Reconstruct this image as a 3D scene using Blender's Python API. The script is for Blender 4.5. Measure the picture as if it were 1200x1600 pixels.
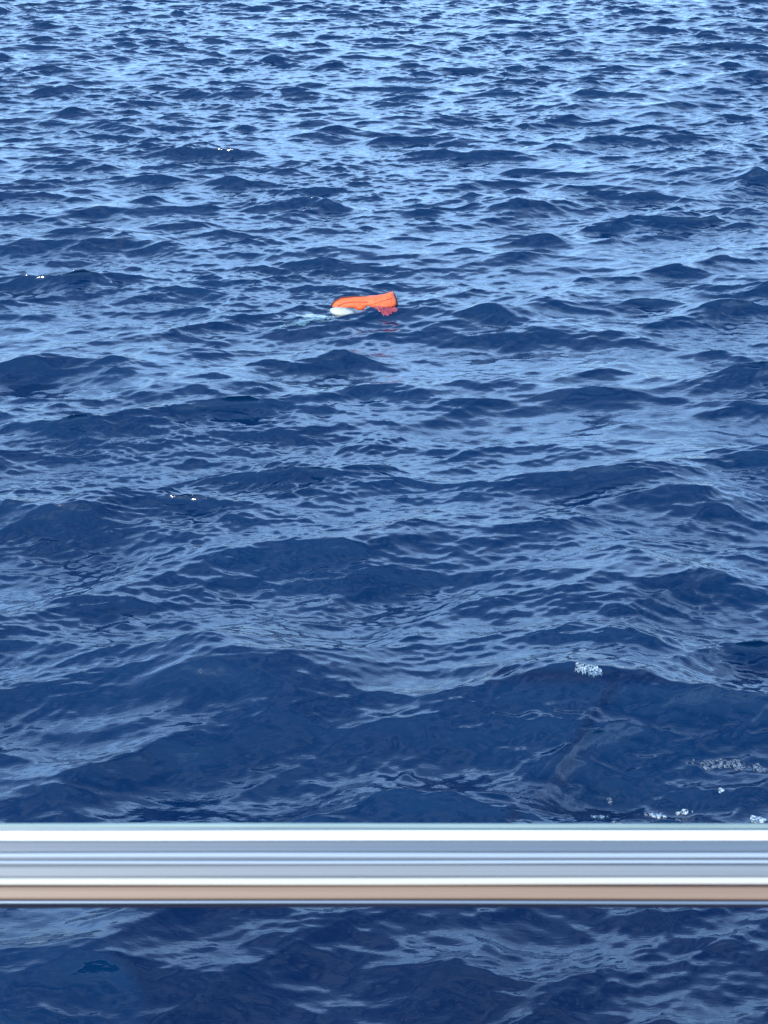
import bpy, bmesh, math, random
import numpy as np
from mathutils import Vector, Matrix

for o in list(bpy.data.objects):
    bpy.data.objects.remove(o)
scene = bpy.context.scene
col = scene.collection
R = math.radians

# ------------------------------------------------------------------ camera
CAM_H = 4.0
PITCH = 23.0
cam_d = bpy.data.cameras.new('camera')
cam = bpy.data.objects.new('camera', cam_d)
col.objects.link(cam)
cam.location = (0, 0, CAM_H)
cam.rotation_euler = (R(90 - PITCH), 0, 0)
cam_d.sensor_fit = 'VERTICAL'
cam_d.sensor_height = 32.0
cam_d.lens = 32.0 * 2391.0 / 1600.0
cam_d.clip_start = 0.05
cam_d.clip_end = 20000
scene.camera = cam
cam_d.dof.use_dof = True
cam_d.dof.focus_distance = 13.0
cam_d.dof.aperture_fstop = 20.0
scene.render.resolution_x = 768
scene.render.resolution_y = 1024

# ------------------------------------------------------------------ sky, sun, exposure
SUN_EL, SUN_AZ = 24.0, 212.0          # azimuth clockwise from +Y
world = bpy.data.worlds.new('World')
scene.world = world
world.use_nodes = True
wn = world.node_tree
for n in list(wn.nodes):
    wn.nodes.remove(n)
sky = wn.nodes.new('ShaderNodeTexSky')
sky.sky_type = 'NISHITA'
sky.sun_disc = False
sky.sun_elevation = R(SUN_EL)
sky.sun_rotation = R(SUN_AZ)
sky.air_density = 1.0
sky.dust_density = 0.3
sky.ozone_density = 3.5
bg = wn.nodes.new('ShaderNodeBackground')
bg.inputs['Strength'].default_value = 0.15
wo = wn.nodes.new('ShaderNodeOutputWorld')
# unseen cloud added to shape the water's reflections: soft-edged patches, thicker towards the horizon
wtc = wn.nodes.new('ShaderNodeTexCoord')
wsep = wn.nodes.new('ShaderNodeSeparateXYZ'); wn.links.new(wtc.outputs['Generated'], wsep.inputs[0])
def wmath(op, a, b=None):
    n = wn.nodes.new('ShaderNodeMath'); n.operation = op
    for i_, v in enumerate((a, b)):
        if v is None: continue
        if isinstance(v, (int, float)): n.inputs[i_].default_value = v
        else: wn.links.new(v, n.inputs[i_])
    return n.outputs[0]
wz = wmath('ADD', wmath('MAXIMUM', wsep.outputs[2], 0.0), 0.14)
wcmb = wn.nodes.new('ShaderNodeCombineXYZ')
wn.links.new(wmath('DIVIDE', wsep.outputs[0], wz), wcmb.inputs[0])
wn.links.new(wmath('DIVIDE', wsep.outputs[1], wz), wcmb.inputs[1])
wnz = wn.nodes.new('ShaderNodeTexNoise'); wnz.inputs['Scale'].default_value = 1.1; wnz.inputs['Detail'].default_value = 3; wnz.inputs['Roughness'].default_value = 0.55
wn.links.new(wcmb.outputs[0], wnz.inputs['Vector'])
wrp = wn.nodes.new('ShaderNodeMapRange'); wrp.interpolation_type = 'SMOOTHSTEP'
wrp.inputs['From Min'].default_value = 0.32; wrp.inputs['From Max'].default_value = 0.60
wn.links.new(wnz.outputs[0], wrp.inputs[0])
wmix = wn.nodes.new('ShaderNodeMix'); wmix.data_type = 'RGBA'
wel = wn.nodes.new('ShaderNodeValToRGB')
er = wel.color_ramp
er.elements[0].position = 0.0; er.elements[0].color = (0.95, 0.95, 0.95, 1)
er.elements[1].position = 1.0; er.elements[1].color = (0.10, 0.10, 0.10, 1)
for ps, vv in ((0.22, 0.95), (0.46, 1.0), (0.66, 0.28)):
    e_ = er.elements.new(ps); e_.color = (vv, vv, vv, 1)
wn.links.new(wsep.outputs[2], wel.inputs[0])
wn.links.new(wmath('MULTIPLY', wrp.outputs[0], wel.outputs[0]), wmix.inputs[0])
wn.links.new(sky.outputs[0], wmix.inputs[6])
wcl = wn.nodes.new('ShaderNodeMapRange'); wcl.data_type = 'FLOAT_VECTOR'
wn.links.new(wsep.outputs[2], wcl.inputs['Vector'])
for nm_, v_ in (('From Min', (0.0,) * 3), ('From Max', (0.42,) * 3), ('To Min', (1.55, 3.85, 7.4)), ('To Max', (6.4, 10.8, 17.7))):
    [q for q in wcl.inputs if q.name == nm_ and q.type == 'VECTOR'][0].default_value = v_
wn.links.new(wcl.outputs['Vector'], wmix.inputs[7])
# unseen broken cloud added high overhead to mottle the near water's reflections
wn2 = wn.nodes.new('ShaderNodeTexNoise'); wn2.inputs['Scale'].default_value = 3.6; wn2.inputs['Detail'].default_value = 5; wn2.inputs['Roughness'].default_value = 0.6
wn.links.new(wtc.outputs['Generated'], wn2.inputs['Vector'])
wr2 = wn.nodes.new('ShaderNodeMapRange'); wr2.interpolation_type = 'SMOOTHSTEP'
wr2.inputs['From Min'].default_value = 0.50; wr2.inputs['From Max'].default_value = 0.59
wn.links.new(wn2.outputs[0], wr2.inputs[0])
wr3 = wn.nodes.new('ShaderNodeMapRange'); wr3.inputs['From Min'].default_value = 0.62; wr3.inputs['From Max'].default_value = 0.80; wr3.inputs['To Max'].default_value = 0.9
wn.links.new(wsep.outputs[2], wr3.inputs[0])
wmx2 = wn.nodes.new('ShaderNodeMix'); wmx2.data_type = 'RGBA'
wn.links.new(wmath('MULTIPLY', wr2.outputs[0], wr3.outputs[0]), wmx2.inputs[0])
wn.links.new(wmix.outputs[2], wmx2.inputs[6])
wmx2.inputs[7].default_value = (3.0, 4.4, 6.9, 1)
wn.links.new(wmx2.outputs[2], bg.inputs[0])
wn.links.new(bg.outputs[0], wo.inputs[0])

sun_d = bpy.data.lights.new('sun', 'SUN')
sun_d.energy = 2.2
sun_d.angle = R(0.5)
sun_d.color = (1.0, 0.95, 0.88)
sun = bpy.data.objects.new('sun', sun_d)
col.objects.link(sun)
sdir = Vector((math.sin(R(SUN_AZ)) * math.cos(R(SUN_EL)), math.cos(R(SUN_AZ)) * math.cos(R(SUN_EL)), math.sin(R(SUN_EL))))
sun.rotation_euler = sdir.to_track_quat('Z', 'Y').to_euler()
sun.location = sdir * 30

scene.view_settings.view_transform = 'Standard'
scene.view_settings.look = 'None'
scene.view_settings.exposure = 1.25
scene.view_settings.gamma = 1.0

# ------------------------------------------------------------------ helpers
def tag(o, label=None, cat=None, group=None, kind=None):
    if label: o['label'] = label
    if cat: o['category'] = cat
    if group: o['group'] = group
    if kind: o['kind'] = kind
    return o

def empty(name, loc, rz=0.0):
    o = bpy.data.objects.new(name, None)
    o.location = loc
    o.rotation_euler = (0, 0, rz)
    col.objects.link(o)
    return o

def link_bm(name, bm, mat, parent=None, smooth=True):
    me = bpy.data.meshes.new(name)
    bmesh.ops.recalc_face_normals(bm, faces=bm.faces)
    bm.to_mesh(me)
    bm.free()
    if smooth:
        for p in me.polygons:
            p.use_smooth = True
    me.materials.append(mat)
    o = bpy.data.objects.new(name, me)
    col.objects.link(o)
    if parent: o.parent = parent
    return o

def new_mat(name):
    m = bpy.data.materials.new(name)
    m.use_nodes = True
    nt = m.node_tree
    b = nt.nodes['Principled BSDF']
    return m, nt, b

def simple_mat(name, colr, rough=0.5, metal=0.0, var=0.12, scale=(8, 8, 8), bump=0.0, coat=0.0):
    """painted / fabric / metal surface with procedural variation"""
    m, nt, b = new_mat(name)
    tc = nt.nodes.new('ShaderNodeTexCoord')
    mp = nt.nodes.new('ShaderNodeMapping')
    mp.inputs['Scale'].default_value = scale
    nz = nt.nodes.new('ShaderNodeTexNoise')
    nz.inputs['Scale'].default_value = 1.0
    nz.inputs['Detail'].default_value = 5
    nt.links.new(tc.outputs['Object'], mp.inputs[0])
    nt.links.new(mp.outputs[0], nz.inputs['Vector'])
    rp = nt.nodes.new('ShaderNodeValToRGB')
    c = np.array(colr)
    lo = np.clip(c * (1 - var), 0, 1); hi = np.clip(c * (1 + var), 0, 1)
    rp.color_ramp.elements[0].position = 0.3
    rp.color_ramp.elements[1].position = 0.7
    rp.color_ramp.elements[0].color = (*lo, 1)
    rp.color_ramp.elements[1].color = (*hi, 1)
    nt.links.new(nz.outputs[0], rp.inputs[0])
    nt.links.new(rp.outputs[0], b.inputs['Base Color'])
    b.inputs['Roughness'].default_value = rough
    b.inputs['Metallic'].default_value = metal
    b.inputs['Coat Weight'].default_value = coat
    if bump:
        bp = nt.nodes.new('ShaderNodeBump')
        bp.inputs['Strength'].default_value = bump
        bp.inputs['Distance'].default_value = 0.003
        nt.links.new(nz.outputs[0], bp.inputs['Height'])
        nt.links.new(bp.outputs[0], b.inputs['Normal'])
    return m

# ------------------------------------------------------------------ the sea surface
def spectrum_tile(L, N, lam_min, lam_max, lam_peak, wind_deg, spread, rms, seed, slope_pow=4.0, up=2):
    """periodic patch of random wind waves; returns height and sideways displacement"""
    rng = np.random.default_rng(seed)
    k1 = 2 * np.pi * np.fft.fftfreq(N, L / N)
    kx, ky = np.meshgrid(k1, k1, indexing='ij')
    k = np.hypot(kx, ky); k[0, 0] = 1e-6
    wx, wy = math.sin(R(wind_deg)), math.cos(R(wind_deg))
    cosf = (kx * wx + ky * wy) / k
    kp = 2 * np.pi / lam_peak
    P = np.exp(-1.25 * (kp / k) ** 2) / k ** slope_pow * (np.abs(cosf) ** spread + 0.02)
    P *= (k < 2 * np.pi / lam_min) & (k > 2 * np.pi / lam_max)
    P[0, 0] = 0
    amp = np.sqrt(P) * (rng.normal(size=(N, N)) + 1j * rng.normal(size=(N, N)))
    h = np.fft.ifft2(amp).real
    s = rms / h.std()
    hk = np.fft.fft2(h * s)
    M = N * up                                   # finer sampling of the same waves
    def finer(sp):
        big = np.zeros((M, M), dtype=complex)
        H = N // 2
        big[:H, :H] = sp[:H, :H]; big[:H, -H + 1:] = sp[:H, -H + 1:]
        big[-H + 1:, :H] = sp[-H + 1:, :H]; big[-H + 1:, -H + 1:] = sp[-H + 1:, -H + 1:]
        return (np.fft.ifft2(big).real * up * up).astype(np.float32)
    return (None, finer(hk), finer(1j * kx / k * hk), finer(1j * ky / k * hk), L, M)

def sample(tile, X, Y, rot=0.0):
    _, h, dx, dy, L, N = tile
    c, s = math.cos(rot), math.sin(rot)
    U = (X * c + Y * s) / L * N
    V = (-X * s + Y * c) / L * N
    i0 = np.floor(U).astype(np.int64); j0 = np.floor(V).astype(np.int64)
    fu = U - i0; fv = V - j0
    i0 %= N; j0 %= N; i1 = (i0 + 1) % N; j1 = (j0 + 1) % N
    def bl(a):
        return (a[i0, j0] * (1 - fu) + a[i1, j0] * fu) * (1 - fv) + (a[i0, j1] * (1 - fu) + a[i1, j1] * fu) * fv
    hh, ax, ay = bl(h), bl(dx), bl(dy)
    return hh, ax * c - ay * s, ax * s + ay * c

SW_RMS, CH_RMS, RP_RMS = 0.036, 0.0080, 0.0029
T_SWELL = spectrum_tile(71.0, 1024, 0.5, 14.0, 2.0, -10, 4.0, SW_RMS, 5, 3.8, 4)
T_CHOP = spectrum_tile(23.0, 1024, 0.17, 1.0, 0.46, 12, 5.0, CH_RMS, 11, 4.2)
T_RIP = spectrum_tile(9.7, 1024, 0.05, 0.24, 0.16, -40, 5.0, RP_RMS, 23, 4.4)

# the larger single waves: x, y of the crest, heading of the crest line, half length, half width, height, bend
RIDGES = [
    # x,    y,    ang, halfL, halfW, height, bend
    (-0.72, 7.25,   8, 0.65, 0.34, 0.18, -0.30),
    ( 1.05, 7.10,  -4, 0.70, 0.36, 0.24, -0.25),
    (-0.15, 9.00,  14, 0.90, 0.30, 0.17, -0.25),
    ( 1.45, 8.55,  -8, 0.65, 0.30, 0.16, -0.15),
    ( 2.00, 9.75,   2, 0.70, 0.30, 0.14, -0.10),
    (-1.75, 12.2,   8, 0.70, 0.28, 0.15, -0.20),
    (-2.05, 9.40,  -2, 0.60, 0.22, 0.07, -0.10),
    ( 1.10, 14.3,  -2, 1.05, 0.34, 0.13, -0.10),
    (-0.45, 17.0,   2, 1.25, 0.34, 0.10, -0.10),
    ( 1.65, 19.2,   6, 0.55, 0.30, 0.15, -0.20),
    ( 5.0,  21.5,   4, 1.60, 0.50, 0.18, -0.10),
    ( 3.6,  27.5,   2, 2.40, 0.60, 0.18, -0.10),
    ( 0.2,  25.5,   0, 1.00, 0.40, 0.14, -0.10),
    # cross waves running slantwise past the ship
    (-1.05, 5.15,  42, 0.55, 0.13, 0.060, 0.0),
    (-0.40, 5.05,  40, 0.40, 0.10, 0.045, 0.1),
    ( 0.30, 5.10,  46, 0.50, 0.12, 0.060, 0.0),
    ( 0.62, 4.85,  44, 0.40, 0.10, 0.045, 0.0),
    ( 0.95, 5.38,   2, 0.35, 0.10, 0.040, -0.1),
    (-0.25, 5.55,  28, 0.30, 0.10, 0.035, 0.0),
    (-1.25, 6.55,  38, 0.45, 0.12, 0.055, 0.0),
    (-0.40, 6.60,  36, 0.60, 0.13, 0.060, 0.0),
    ( 0.35, 6.30,  36, 0.45, 0.12, 0.050, 0.0),
    ( 0.85, 6.50,  50, 0.35, 0.10, 0.045, 0.0),
    (-1.20, 8.60,  34, 0.80, 0.16, 0.070, 0.0),
    (-0.75, 9.50,  28, 0.80, 0.16, 0.060, 0.0),
    ( 1.30, 7.60, -24, 0.50, 0.12, 0.045, 0.0),
]

def surf(X, Y):
    h1, x1, y1 = sample(T_SWELL, X + 3.0, Y + 7.0)
    # gusts: patches of rougher and calmer water
    g = 0.5 + 0.5 * np.sin(0.9 * X + 0.37 * Y + 1.3 * np.sin(0.41 * Y - 0.3 * X)) * np.sin(0.63 * Y - 0.31 * X + 1.1)
    h2, x2, y2 = sample(T_CHOP, X, Y, 0.35)
    h3, x3, y3 = sample(T_RIP, X, Y, -0.6)
    a2 = 0.75 + 0.5 * g
    a3 = 0.55 + 0.9 * g
    H = np.zeros_like(X); PX = np.zeros_like(X); PY = np.zeros_like(X)
    for (cx, cy, ang, hl, hw, A, bend) in RIDGES:
        A = A * (1.12 if cy > 6.9 and cy < 7.5 else 0.80); cy = cy - 0.22
        c, s = math.cos(R(ang)), math.sin(R(ang))
        u = (X - cx) * c + (Y - cy) * s
        m = np.abs(u) < 4 * hl
        v = -(X - cx) * s + (Y - cy) * c - bend * (u / hl) ** 2 * hw
        w = np.where(v < 0, v / (0.85 * hw), v / (2.3 * hw))
        e = A * np.exp(-(u / hl) ** 2) * np.exp(-np.abs(w) ** 1.2) * m
        tr = -0.35 * A * np.exp(-(u / hl) ** 2) * np.exp(-((v + 2.1 * hw) / hw) ** 2)
        H += e + tr
        PY += -0.12 * e
    # wind-driven shape: peaked crests over flat troughs, crests leaning towards the ship
    def peak(h, r, k):
        q = np.clip(h / r, -3, 3)
        return h + k * r * (q * q - 1)
    h1 = peak(h1, SW_RMS, 0.10); h2 = peak(h2, CH_RMS, 0.10); h3 = peak(h3, RP_RMS, 0.1)
    PY = PY - 0.30 * h1 - 0.3 * a2 * h2
    Z = h1 + a2 * h2 + a3 * h3 + H
    DX = 1.2 * x1 + 1.2 * a2 * x2 + 0.5 * a3 * x3 + PX
    DY = 1.2 * y1 + 1.2 * a2 * y2 + 0.5 * a3 * y3 + PY
    return X + DX, Y + DY, Z

def rings():
    r = [2.2]
    while r[-1] < 9000:
        d = r[-1]
        if d < 11: st = 0.011
        elif d < 22: st = 0.024
        elif d < 70: st = 0.0011 * d
        else: st = 0.012 * d
        r.append(d + st)
    return np.array(r)

rr = rings()
fine = np.radians(np.linspace(-24, 24, 940))
coarse = np.radians(np.linspace(24, 336, 130))[1:-1]
th = np.concatenate([fine, coarse])
NT, NR = len(th), len(rr)
TH, RR = np.meshgrid(th, rr)
X0 = RR * np.sin(TH); Y0 = RR * np.cos(TH)
SX, SY, SZ = surf(X0, Y0)
fade = np.clip((260 - RR) / 180, 0, 1)
SZ = SZ * fade; SX = X0 + (SX - X0) * fade; SY = Y0 + (SY - Y0) * fade
verts = np.stack([SX, SY, SZ], -1).reshape(-1, 3)
i = np.arange(NR - 1)[:, None]; j = np.arange(NT)[None, :]
a = i * NT + j; b = i * NT + (j + 1) % NT
quads = np.stack([a, a + NT, b + NT, b], -1).reshape(-1, 4).astype(np.int32)
# flip so faces look up
me = bpy.data.meshes.new('sea')
nv, nf = len(verts), len(quads)
me.vertices.add(nv); me.loops.add(nf * 4); me.polygons.add(nf)
me.vertices.foreach_set('co', verts.astype(np.float32).ravel())
me.loops.foreach_set('vertex_index', quads.ravel())
me.polygons.foreach_set('loop_start', np.arange(0, nf * 4, 4, dtype=np.int32))
me.polygons.foreach_set('use_smooth', np.ones(nf, dtype=bool))
me.update()
sea = bpy.data.objects.new('sea', me)
col.objects.link(sea)
tag(sea, kind='structure')
fine_mask = (np.abs(np.degrees(TH)) < 24).reshape(-1) & (RR.reshape(-1) < 60)
fine_pts = verts[fine_mask]

def sea_z(x, y):
    d = (fine_pts[:, 0] - x) ** 2 + (fine_pts[:, 1] - y) ** 2
    k = np.argpartition(d, 6)[:6]
    return float(fine_pts[k, 2].mean())

m, nt, b = new_mat('sea_water')
b.inputs['Base Color'].default_value = (0.004, 0.030, 0.115, 1)
b.inputs['Roughness'].default_value = 0.09
b.inputs['IOR'].default_value = 1.333
tc = nt.nodes.new('ShaderNodeTexCoord')
mp = nt.nodes.new('ShaderNodeMapping'); mp.inputs['Scale'].default_value = (0.6, 1.5, 1.0); mp.inputs['Rotation'].default_value = (0, 0, R(-18))
nt.links.new(tc.outputs['Object'], mp.inputs[0])
n1 = nt.nodes.new('ShaderNodeTexNoise'); n1.inputs['Scale'].default_value = 22; n1.inputs['Detail'].default_value = 3; n1.inputs['Distortion'].default_value = 0.6
nt.links.new(mp.outputs[0], n1.inputs['Vector'])
bp = nt.nodes.new('ShaderNodeBump'); bp.inputs['Strength'].default_value = 0.22; bp.inputs['Distance'].default_value = 0.012
nt.links.new(n1.outputs[0], bp.inputs['Height'])
nt.links.new(bp.outputs[0], b.inputs['Normal'])
# water colour drifts slightly where plankton or bubbles sit in it
n2 = nt.nodes.new('ShaderNodeTexNoise'); n2.inputs['Scale'].default_value = 0.8; n2.inputs['Detail'].default_value = 4
nt.links.new(tc.outputs['Object'], n2.inputs['Vector'])
rp = nt.nodes.new('ShaderNodeValToRGB')
rp.color_ramp.elements[0].position = 0.35; rp.color_ramp.elements[0].color = (0.0001, 0.0122, 0.041, 1)
rp.color_ramp.elements[1].position = 0.7; rp.color_ramp.elements[1].color = (0.0001, 0.0148, 0.047, 1)
nt.links.new(n2.outputs[0], rp.inputs[0]); nt.links.new(rp.outputs[0], b.inputs['Base Color'])
me.materials.append(m)

# ------------------------------------------------------------------ ship's railing
RX0, RX1 = -3.2, 3.2
RAIL_D = 1.30                        # distance of the rail from the eye
PXM = RAIL_D / 2391.0                # one photograph pixel at the rail, in metres
dep = R(36.0)
fwd = Vector((0, math.cos(dep), -math.sin(dep)))
up = Vector((0, math.sin(dep), math.cos(dep)))
rail_c = Vector((0, 0, CAM_H)) + fwd * RAIL_D          # where the line of sight at depression 36 meets the rail
Y36 = 800 + 2391 * math.tan(R(36.0 - PITCH))           # that line in the photograph

def strip(name, y0, y1, mat, parent, proud=0.0, crown=0.3, deep=0.02, n=10, label=None, shape='round'):
    """one long extruded moulding; y0,y1 its upper and lower edge, crown how far it bulges"""
    hi = (Y36 - y0) * PXM; lo = (Y36 - y1) * PXM
    w = hi - lo
    prof = []
    for k in range(n + 1):
        t = k / n
        u = hi - w * t
        if shape == 'round': bulge = crown * w * math.sqrt(max(0, 1 - (2 * t - 1) ** 2))
        elif shape == 'flat': bulge = crown * w * (1 - abs(2 * t - 1) ** 8)
        elif shape == 'hollow': bulge = -crown * w * math.sqrt(max(0, 1 - (2 * t - 1) ** 2))
        else: bulge = crown * w * (1 - t)
        prof.append((u, proud + bulge))
    prof += [(lo, -deep), (hi, -deep)]
    bm = bmesh.new()
    xs = np.linspace(RX0, RX1, 65)
    rows = []
    for x in xs:
        dy = 0.00035 * math.sin(3.1 * x + y0) + 0.0002 * math.sin(11 * x + y1)
        rows.append([bm.verts.new(Vector((x, 0, 0)) + rail_c + up * (u + dy) - fwd * d) for (u, d) in prof])
    P = len(prof)
    for q in range(len(xs) - 1):
        for k in range(P):
            bm.faces.new((rows[q][k], rows[q][(k + 1) % P], rows[q + 1][(k + 1) % P], rows[q + 1][k]))
    bm.faces.new(rows[0]); bm.faces.new(rows[-1][::-1])
    o = link_bm(name, bm, mat, parent, smooth=True)
    o.data.set_sharp_from_angle(angle=R(40))
    if label: o['label'] = label
    return o

SC = (1.2, 60, 60)
m_white = simple_mat('white_gloss_paint', (0.72, 0.73, 0.72), 0.3, 0, 0.06, (3, 40, 40))
m_alu = simple_mat('brushed_aluminium', (0.60, 0.63, 0.68), 0.28, 1.0, 0.10, (0.8, 700, 700))
m_alud = simple_mat('dull_aluminium', (0.16, 0.19, 0.22), 0.4, 0.7, 0.2, (0.8, 500, 500))
m_grey = simple_mat('grey_blue_paint', (0.07, 0.092, 0.115), 0.45, 0.0, 0.18, (1.0, 400, 400))
m_lblue = simple_mat('pale_blue_paint', (0.23, 0.26, 0.29), 0.35, 0.0, 0.12, (1.0, 300, 300))
m_warm = simple_mat('pale_grey_paint', (0.13, 0.138, 0.138), 0.45, 0.0, 0.28, (0.9, 380, 380))
m_cream = simple_mat('cream_paint', (0.36, 0.33, 0.27), 0.35, 0.0, 0.12, (1.0, 300, 300))
m_brown = simple_mat('brown_caulk', (0.03, 0.013, 0.011), 0.7, 0.0, 0.3, (6, 200, 200))
m_tan = simple_mat('tan_finish', (0.165, 0.10, 0.058), 0.5, 0.0, 0.22, (1.5, 900, 900))
m_dark = simple_mat('navy_finish', (0.006, 0.008, 0.02), 0.6, 0.0, 0.3, (9, 200, 200))
m_dark.node_tree.nodes['Principled BSDF'].inputs['Specular IOR Level'].default_value = 0.08
m_green = simple_mat('weathered_edge_paint', (0.14, 0.19, 0.175), 0.5, 0.0, 0.25, (5, 200, 200))

rail = empty('ship_railing', (0, 1.05, 2.5))
tag(rail, 'white, blue-grey and tan ship handrail running straight across in front of the water', 'railing')
bpy.context.view_layer.update()
PARTS = [
    ('edge_strip', 1290, 1297.5, m_green, 0.004, 0.25, 'round'),
    ('groove_line', 1297, 1300.5, m_alud, 0.000, 0.0, 'flat'),
    ('white_moulding', 1299.5, 1314.5, m_white, 0.0042, 0.30, 'round'),
    ('grey_channel', 1314, 1334, m_grey, -0.002, 0.05, 'flat'),
    ('bright_bead', 1333.5, 1341.5, m_lblue, 0.002, 0.35, 'round'),
    ('groove_line', 1341, 1345, m_grey, -0.001, 0.0, 'flat'),
    ('bright_bead', 1344.5, 1350, m_lblue, 0.002, 0.35, 'round'),
    ('groove_line', 1349.5, 1353, m_grey, -0.001, 0.0, 'flat'),
    ('pale_panel', 1352.5, 1371, m_warm, 0.0008, 0.08, 'flat'),
    ('cream_moulding', 1370, 1381, m_cream, 0.003, 0.30, 'round'),
    ('caulk_line', 1380.5, 1384.5, m_brown, 0.0, 0.0, 'flat'),
    ('tan_strip', 1384, 1402, m_tan, 0.0015, 0.07, 'flat'),  # tan strip between two dark brown lines
    ('caulk_line', 1401.5, 1404.5, m_brown, -0.001, 0.0, 'flat'),
    ('lower_lip', 1404, 1409, m_alud, 0.001, 0.3, 'round'),
    ('navy_strip', 1408.5, 1415, m_dark, -0.003, 0.2, 'round'),  # dark navy strip along the bottom edge
]
def reparent(o, p):
    o.parent = p
    o.matrix_parent_inverse = Matrix.Translation(-Vector(p.location))
for (nm, y0, y1, mt, pr, cr, sh) in PARTS:
    reparent(strip(nm, y0, y1, mt, None, pr, cr, 0.022, 10, None, sh), rail)

def cyl_bm(p0, p1, r, seg=16):
    bm = bmesh.new()
    p0 = Vector(p0); p1 = Vector(p1); d = p1 - p0
    bmesh.ops.create_cone(bm, cap_ends=True, segments=seg, radius1=r, radius2=r, depth=d.length,
                          matrix=Matrix.Translation((p0 + p1) / 2) @ d.to_track_quat('Z', 'Y').to_matrix().to_4x4())
    return bm
DECK_Z = 2.35
for x in (-2.4, -1.2, 1.2, 2.4):
    o = link_bm('post', cyl_bm((x, rail_c.y + 0.012, DECK_Z), (x, rail_c.y + 0.012, rail_c.z - 0.02), 0.022), m_white)
    o.data.set_sharp_from_angle(angle=R(40))
    reparent(o, rail)

# deck the photographer stands on
def box_bm(x0, x1, y0, y1, z0, z1, bev=0.0):
    bm = bmesh.new()
    bmesh.ops.create_cube(bm, size=1, matrix=Matrix.Translation(((x0 + x1) / 2, (y0 + y1) / 2, (z0 + z1) / 2)) @ Matrix.Diagonal((x1 - x0, y1 - y0, z1 - z0, 1)))
    if bev:
        bmesh.ops.bevel(bm, geom=bm.edges[:], offset=bev, segments=2, affect='EDGES')
    return bm
m_deck = simple_mat('deck_planking', (0.33, 0.24, 0.16), 0.6, 0.0, 0.2, (1, 20, 20))
dk = link_bm('ship_deck', box_bm(-3.6, 3.6, -3.0, 1.16, DECK_Z - 0.12, DECK_Z, 0.01), m_deck, smooth=False)
tag(dk, kind='structure')

# ------------------------------------------------------------------ life vest
m_or = simple_mat('orange_nylon', (0.78, 0.105, 0.022), 0.6, 0, 0.10, (14, 14, 14), 0.6)
for n_ in m_or.node_tree.nodes:
    if n_.type == 'BUMP': n_.inputs['Distance'].default_value = 0.03; n_.inputs['Strength'].default_value = 0.8
    if n_.type == 'TEX_NOISE': n_.inputs['Distortion'].default_value = 1.2
m_red = simple_mat('wet_shaded_red', (0.42, 0.015, 0.02), 0.35, 0, 0.2, (14, 14, 14), 0.6)
m_cloth = simple_mat('white_lining', (0.36, 0.37, 0.31), 0.5, 0, 0.08, (16, 16, 16), 0.5)
m_bind = simple_mat('dark_binding', (0.045, 0.008, 0.010), 0.6, 0, 0.2)
m_web = simple_mat('grey_webbing', (0.10, 0.13, 0.17), 0.6, 0, 0.2)
VX, VY = -0.19, 14.25
vz = sea_z(VX, VY)
vest = empty('life_vest', (VX, VY, vz))
tag(vest, 'orange life vest floating half sunk among the waves, its white lining trailing to the left', 'life vest')

S = 0.0060                                # metres per photograph pixel at the vest
OX, OY = 565, 489                          # photograph pixel of the vest's waterline centre
def pillow(outline, thick, y_off=0.0, lean=0.35, puff=0.5):
    """closed stuffed panel from a front outline given in photo pixels; leans back, rounded edges"""
    pts = [((px - OX) * S, (OY - py) * S) for px, py in outline]
    cx = sum(p[0] for p in pts) / len(pts); cz = sum(p[1] for p in pts) / len(pts)
    # densify the outline
    dens = []
    for k in range(len(pts)):
        p, q = pts[k], pts[(k + 1) % len(pts)]
        for t in (0, 0.25, 0.5, 0.75):
            dens.append((p[0] + (q[0] - p[0]) * t, p[1] + (q[1] - p[1]) * t))
    # smooth once
    n = len(dens)
    dens = [((dens[k - 1][0] + 2 * dens[k][0] + dens[(k + 1) % n][0]) / 4, (dens[k - 1][1] + 2 * dens[k][1] + dens[(k + 1) % n][1]) / 4) for k in range(n)]
    bm = bmesh.new()
    rows = []
    for (sh, dp) in ((0.0, -1.0), (0.45, -0.95), (0.78, -0.75), (0.94, -0.42), (1.0, 0.0), (0.94, 0.42), (0.78, 0.75), (0.45, 0.95), (0.0, 1.0)):
        if sh == 0.0:
            rows.append([bm.verts.new((cx, y_off + dp * thick / 2 + lean * cz, cz))]); continue
        rows.append([bm.verts.new((cx + (x - cx) * sh, y_off + dp * thick / 2 + lean * (cz + (z - cz) * sh), cz + (z - cz) * sh)) for x, z in dens])
    for r0, r1 in zip(rows, rows[1:]):
        if len(r0) == 1:
            for k in range(n): bm.faces.new((r0[0], r1[k], r1[(k + 1) % n]))
        elif len(r1) == 1:
            for k in range(n): bm.faces.new((r0[k], r1[0], r0[(k + 1) % n]))
        else:
            for k in range(n): bm.faces.new((r0[k], r1[k], r1[(k + 1) % n], r0[(k + 1) % n]))
    return bm

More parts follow.
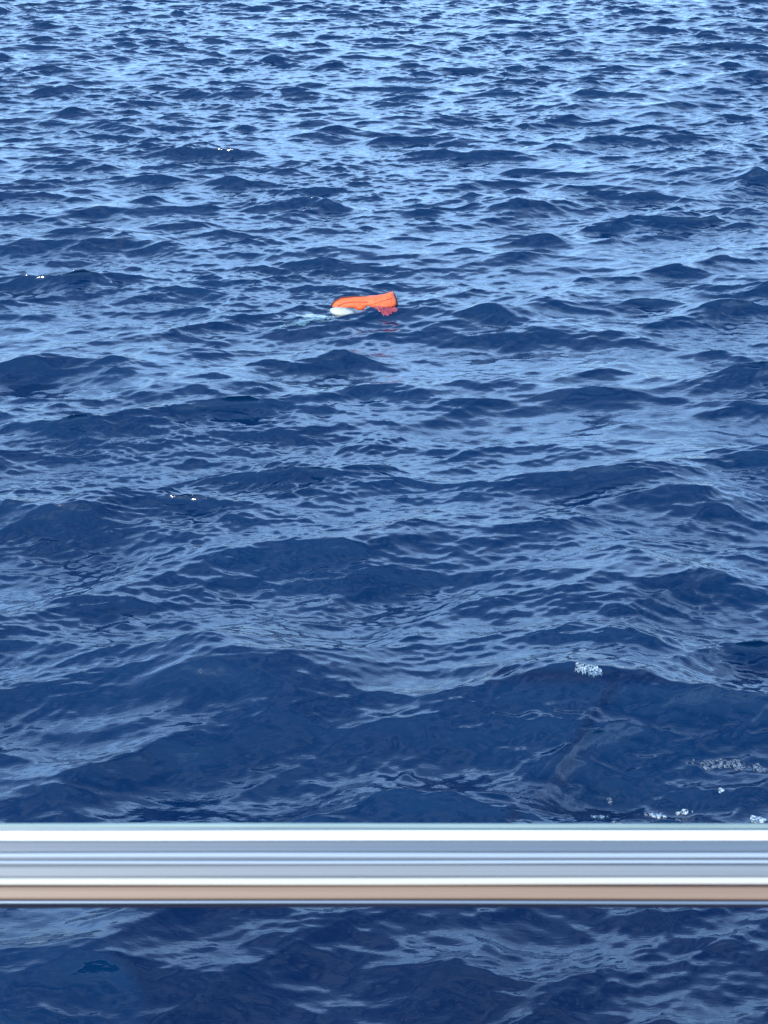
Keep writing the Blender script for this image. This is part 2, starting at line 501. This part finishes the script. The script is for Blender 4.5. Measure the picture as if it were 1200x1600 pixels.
link_bm('front_panel', pillow([(512, 482), (518, 474), (528, 469), (546, 467), (566, 466), (580, 465), (592, 465), (594, 474), (584, 479), (571, 479), (566, 486), (556, 487), (548, 483), (530, 482)], 0.12), m_or, vest)
link_bm('back_panel', pillow([(564, 467), (580, 465), (598, 462), (607, 459), (611, 459), (616, 472), (616, 479), (606, 482), (592, 487), (582, 485), (574, 480), (566, 476)], 0.13, -0.02), m_or, vest)
link_bm('shoulder_flap', pillow([(604, 461), (611, 460), (616, 468), (618, 478), (611, 478), (606, 470)], 0.10, 0.03), m_or, vest)
link_bm('wet_underside', pillow([(588, 485), (602, 480), (615, 477), (615, 486), (613, 496), (600, 497), (588, 492)], 0.10, 0.0), m_red, vest)  # underside part; the red shade beneath it is put into its colour
link_bm('lining', pillow([(510, 483), (520, 480), (538, 481), (549, 485), (551, 490), (540, 493), (522, 493), (512, 489)], 0.12, -0.05), m_cloth, vest)
def tube_path(pts, r, seg=8):
    bm = bmesh.new(); rows = []
    P = [Vector(p) for p in pts]
    for k, p in enumerate(P):
        d = (P[min(k + 1, len(P) - 1)] - P[max(k - 1, 0)]).normalized()
        s = d.cross(Vector((0, 1, 0.01))).normalized(); t = d.cross(s)
        rows.append([bm.verts.new(p + (s * math.cos(a) + t * math.sin(a)) * r) for a in [2 * math.pi * q / seg for q in range(seg)]])
    for r0, r1 in zip(rows, rows[1:]):
        for q in range(seg): bm.faces.new((r0[q], r1[q], r1[(q + 1) % seg], r0[(q + 1) % seg]))
    bm.faces.new(rows[0]); bm.faces.new(rows[-1])
    return bm
def vp(px, py, y, lean=0.35):
    z = (OY - py) * S
    return ((px - OX) * S, y + lean * z, z)
link_bm('edge_binding', tube_path([vp(*p, 0.0) for p in ((512, 481), (518, 473), (528, 468), (546, 466.5), (566, 466.5), (580, 467), (590, 465), (600, 462), (608, 460), (613, 463), (617, 472), (618, 480))], 0.008), m_bind, vest)
m_seam = simple_mat('orange_stitching', (0.34, 0.03, 0.012), 0.6, 0, 0.2)
link_bm('seam', tube_path([vp(*p, -0.062) for p in ((522, 478), (534, 473.5), (548, 472), (562, 472), (574, 473))], 0.0035), m_seam, vest)
link_bm('seam', tube_path([vp(*p, -0.082) for p in ((582, 474), (590, 471), (600, 468), (608, 466))], 0.0035), m_seam, vest)
link_bm('waist_strap', tube_path([vp(*p, -0.075) for p in ((536, 482), (548, 484), (556, 488), (564, 488), (567, 482), (570, 479), (575, 480), (579, 485), (590, 486))], 0.009), m_web, vest)
link_bm('buckle', pillow([(566, 482), (571, 480), (575, 483), (573, 487), (567, 488)], 0.03, -0.07), m_cloth, vest)
link_bm('belt_tag', pillow([(553, 489), (565, 488), (567, 493), (556, 495)], 0.03, -0.09), m_cloth, vest)

# thin sheet that follows the water surface (wet cloth, painted reflection, foam)
def film(name, cx, cy, poly_fn, mat, parent=None, lift=0.004, step=0.012, ext=(0.5, 0.5), thick=0.006):
    nx = int(2 * ext[0] / step) + 1; ny = int(2 * ext[1] / step) + 1
    xs = np.linspace(cx - ext[0], cx + ext[0], nx); ys = np.linspace(cy - ext[1], cy + ext[1], ny)
    m = (np.abs(fine_pts[:, 0] - cx) < ext[0] + 0.1) & (np.abs(fine_pts[:, 1] - cy) < ext[1] + 0.1)
    loc = fine_pts[m]
    bm = bmesh.new(); grid = {}
    inside = {}
    for a, x in enumerate(xs):
        for c, y in enumerate(ys):
            w = poly_fn(x - cx, y - cy)
            if w > 0:
                inside[(a, c)] = w
    for (a, c), w in inside.items():
        d = (loc[:, 0] - xs[a]) ** 2 + (loc[:, 1] - ys[c]) ** 2
        k = np.argpartition(d, 4)[:4]
        z = float(loc[k, 2].max()) + lift + thick * min(1.0, w)
        grid[(a, c)] = bm.verts.new((xs[a], ys[c], z))
    for (a, c) in list(grid):
        q = [(a, c), (a + 1, c), (a + 1, c + 1), (a, c + 1)]
        if all(p in grid for p in q):
            bm.faces.new([grid[p] for p in q])
    for v in [v for v in bm.verts if not v.link_faces]: bm.verts.remove(v)
    # skirt down into the water so the sheet has body
    edges = [e for e in bm.edges if len(e.link_faces) == 1]
    ret = bmesh.ops.extrude_edge_only(bm, edges=edges)
    for g in ret['geom']:
        if isinstance(g, bmesh.types.BMVert): g.co.z -= lift + thick + 0.004
    z0 = sum(v.co.z for v in bm.verts) / max(1, len(bm.verts))
    origin = Vector((cx, cy, z0))
    if parent is None:
        for v in bm.verts: v.co -= origin
        o = link_bm(name, bm, mat); o.location = origin
    else:
        for v in bm.verts: v.co -= Vector(parent.location)
        o = link_bm(name, bm, mat, parent)
    return o

from mathutils import noise
def blob(rx, ry, rot=0.0, rag=0.35, freq=8.0, seed=0.0, holes=0.0):
    c, s = math.cos(rot), math.sin(rot)
    def f(x, y):
        u = (x * c + y * s) / rx; v = (-x * s + y * c) / ry
        d = 1 - math.hypot(u, v)
        return d + rag * noise.noise(Vector((x * freq + seed, y * freq * 0.6, seed))) - holes * max(0, noise.noise(Vector((x * freq * 4, y * freq * 2.5, seed + 5))))
    return f
m_wet = simple_mat('wet_pale_cloth', (0.04, 0.085, 0.10), 0.15, 0, 0.45, (9, 9, 9), 0.4)
m_wet2 = simple_mat('wet_white_cloth', (0.24, 0.31, 0.28), 0.25, 0, 0.3, (9, 9, 9), 0.4)
m_refl = simple_mat('reflected_red', (0.24, 0.03, 0.04), 0.15, 0, 0.45, (22, 22, 22), 0.5)
film('trailing_lining', VX - 0.45, VY + 0.02, blob(0.17, 0.08, 0.0, 0.6, 13, 3, 0.5), m_wet2, vest, ext=(0.30, 0.20), step=0.009)
film('trailing_lining', VX - 0.62, VY - 0.34, blob(0.34, 0.12, 0.35, 0.75, 9, 6, 1.2), m_wet, vest, ext=(0.42, 0.26), step=0.009, lift=0.0, thick=0.002)
film('reflection_patch', VX + 0.20, VY - 0.12, blob(0.115, 0.085, 0.0, 0.45, 9, 2, 0.15), m_refl, vest, ext=(0.20, 0.26), step=0.007, lift=0.001, thick=0.002)  # the vest's red reflection, painted as a thin sheet on the water

# ------------------------------------------------------------------ foam flecks and broken crest water
def lacy(m, amount):
    """bubbly froth with holes the water shows through"""
    nt = m.node_tree; b = nt.nodes['Principled BSDF']
    tc = nt.nodes.new('ShaderNodeTexCoord')
    nz = nt.nodes.new('ShaderNodeTexNoise'); nz.inputs['Scale'].default_value = 95; nz.inputs['Detail'].default_value = 4
    nt.links.new(tc.outputs['Object'], nz.inputs['Vector'])
    mr = nt.nodes.new('ShaderNodeMapRange'); mr.inputs['From Min'].default_value = 0.36; mr.inputs['From Max'].default_value = 0.62
    mr.inputs['To Max'].default_value = amount
    nt.links.new(nz.outputs[0], mr.inputs[0]); nt.links.new(mr.outputs[0], b.inputs['Alpha'])
m_foam = simple_mat('sea_foam', (0.36, 0.42, 0.44), 0.5, 0, 0.35, (90, 90, 90), 0.8)
m_foam2 = simple_mat('thin_sea_foam', (0.12, 0.15, 0.19), 0.4, 0, 0.4, (90, 90, 90), 0.8)

lacy(m_foam, 1.0); lacy(m_foam2, 0.8)

def at(px, py):
    """point on the mean water level for a point of the photograph"""
    d = math.atan((py - 800) / 2391.0)
    dep_ = R(PITCH) + d
    y = CAM_H / math.tan(dep_)
    x = (px - 600) / 2391.0 * math.hypot(y, CAM_H) * math.cos(d)
    return x, y

def on_sea(px, py):
    """walk the line of sight until it meets the waves"""
    d = math.atan((py - 800) / 2391.0); dep_ = R(PITCH) + d
    x, y = at(px, py)
    for _ in range(6):
        z = sea_z(x, y)
        y2 = (CAM_H - z) / math.tan(dep_)
        x = x * y2 / y if False else (px - 600) / 2391.0 * math.hypot(y2, CAM_H - z) * math.cos(d)
        y = 0.5 * y + 0.5 * y2
    return x, y

FLECKS = [
    (936, 1272, 0.042, 0.014, 0.00, 'long thin white foam fleck, leftmost of the row just above the handrail'),
    (1025, 1272, 0.045, 0.021, -0.05, 'largest white foam fleck of the row above the handrail, second from the left'),
    (1068, 1269, 0.036, 0.015, 0.15, 'slanting white foam fleck second from the right in the row above the handrail'),
    (1185, 1281, 0.034, 0.026, 0.10, 'round pinkish white foam fleck at the right edge touching the handrail'),
    (1126, 1236, 0.012, 0.013, -0.4, 'tiny upright pair of foam dots above and right of the row of flecks'),
    (953, 1253, 0.014, 0.018, 0.3, 'tiny faint foam dot above the leftmost long fleck'),
    (963, 1286, 0.024, 0.011, 0.0, 'faint foam fleck half hidden by the handrail top'),
    (1059, 1281, 0.012, 0.018, 0.4, 'faint small foam dot just under the slanting fleck'),
]
for k, (px, py, rx, ry, ro, lab) in enumerate(FLECKS):
    x, y = on_sea(px, py)
    bright = k in (0, 1, 2, 3, 4, 8, 9)
    o = film('foam_fleck', x, y, blob(rx, ry * 1.4, ro, 0.75, 55, k * 3.1, 0.5), m_foam if bright else m_foam2, None, 0.003, 0.0035, (0.07, 0.07), 0.006)
    tag(o, lab, 'foam', 'small foam flecks on the dark near water')

x, y = on_sea(921, 1051)
tag(film('crest_foam', x, y, blob(0.070, 0.020, -0.1, 0.75, 24, 9, 0.8), m_foam, None, 0.003, 0.004, (0.16, 0.09), 0.006),
    'bright broken foam on the crest of the large dark wave', 'foam')
x, y = on_sea(1145, 1197)
tag(film('crest_foam', x, y, blob(0.24, 0.035, 0.0, 1.0, 20, 4, 2.0), m_foam2, None, 0.003, 0.005, (0.30, 0.10), 0.006),
    'scattered dim foam bits on the dark wave at the right edge', 'foam', kind='stuff')
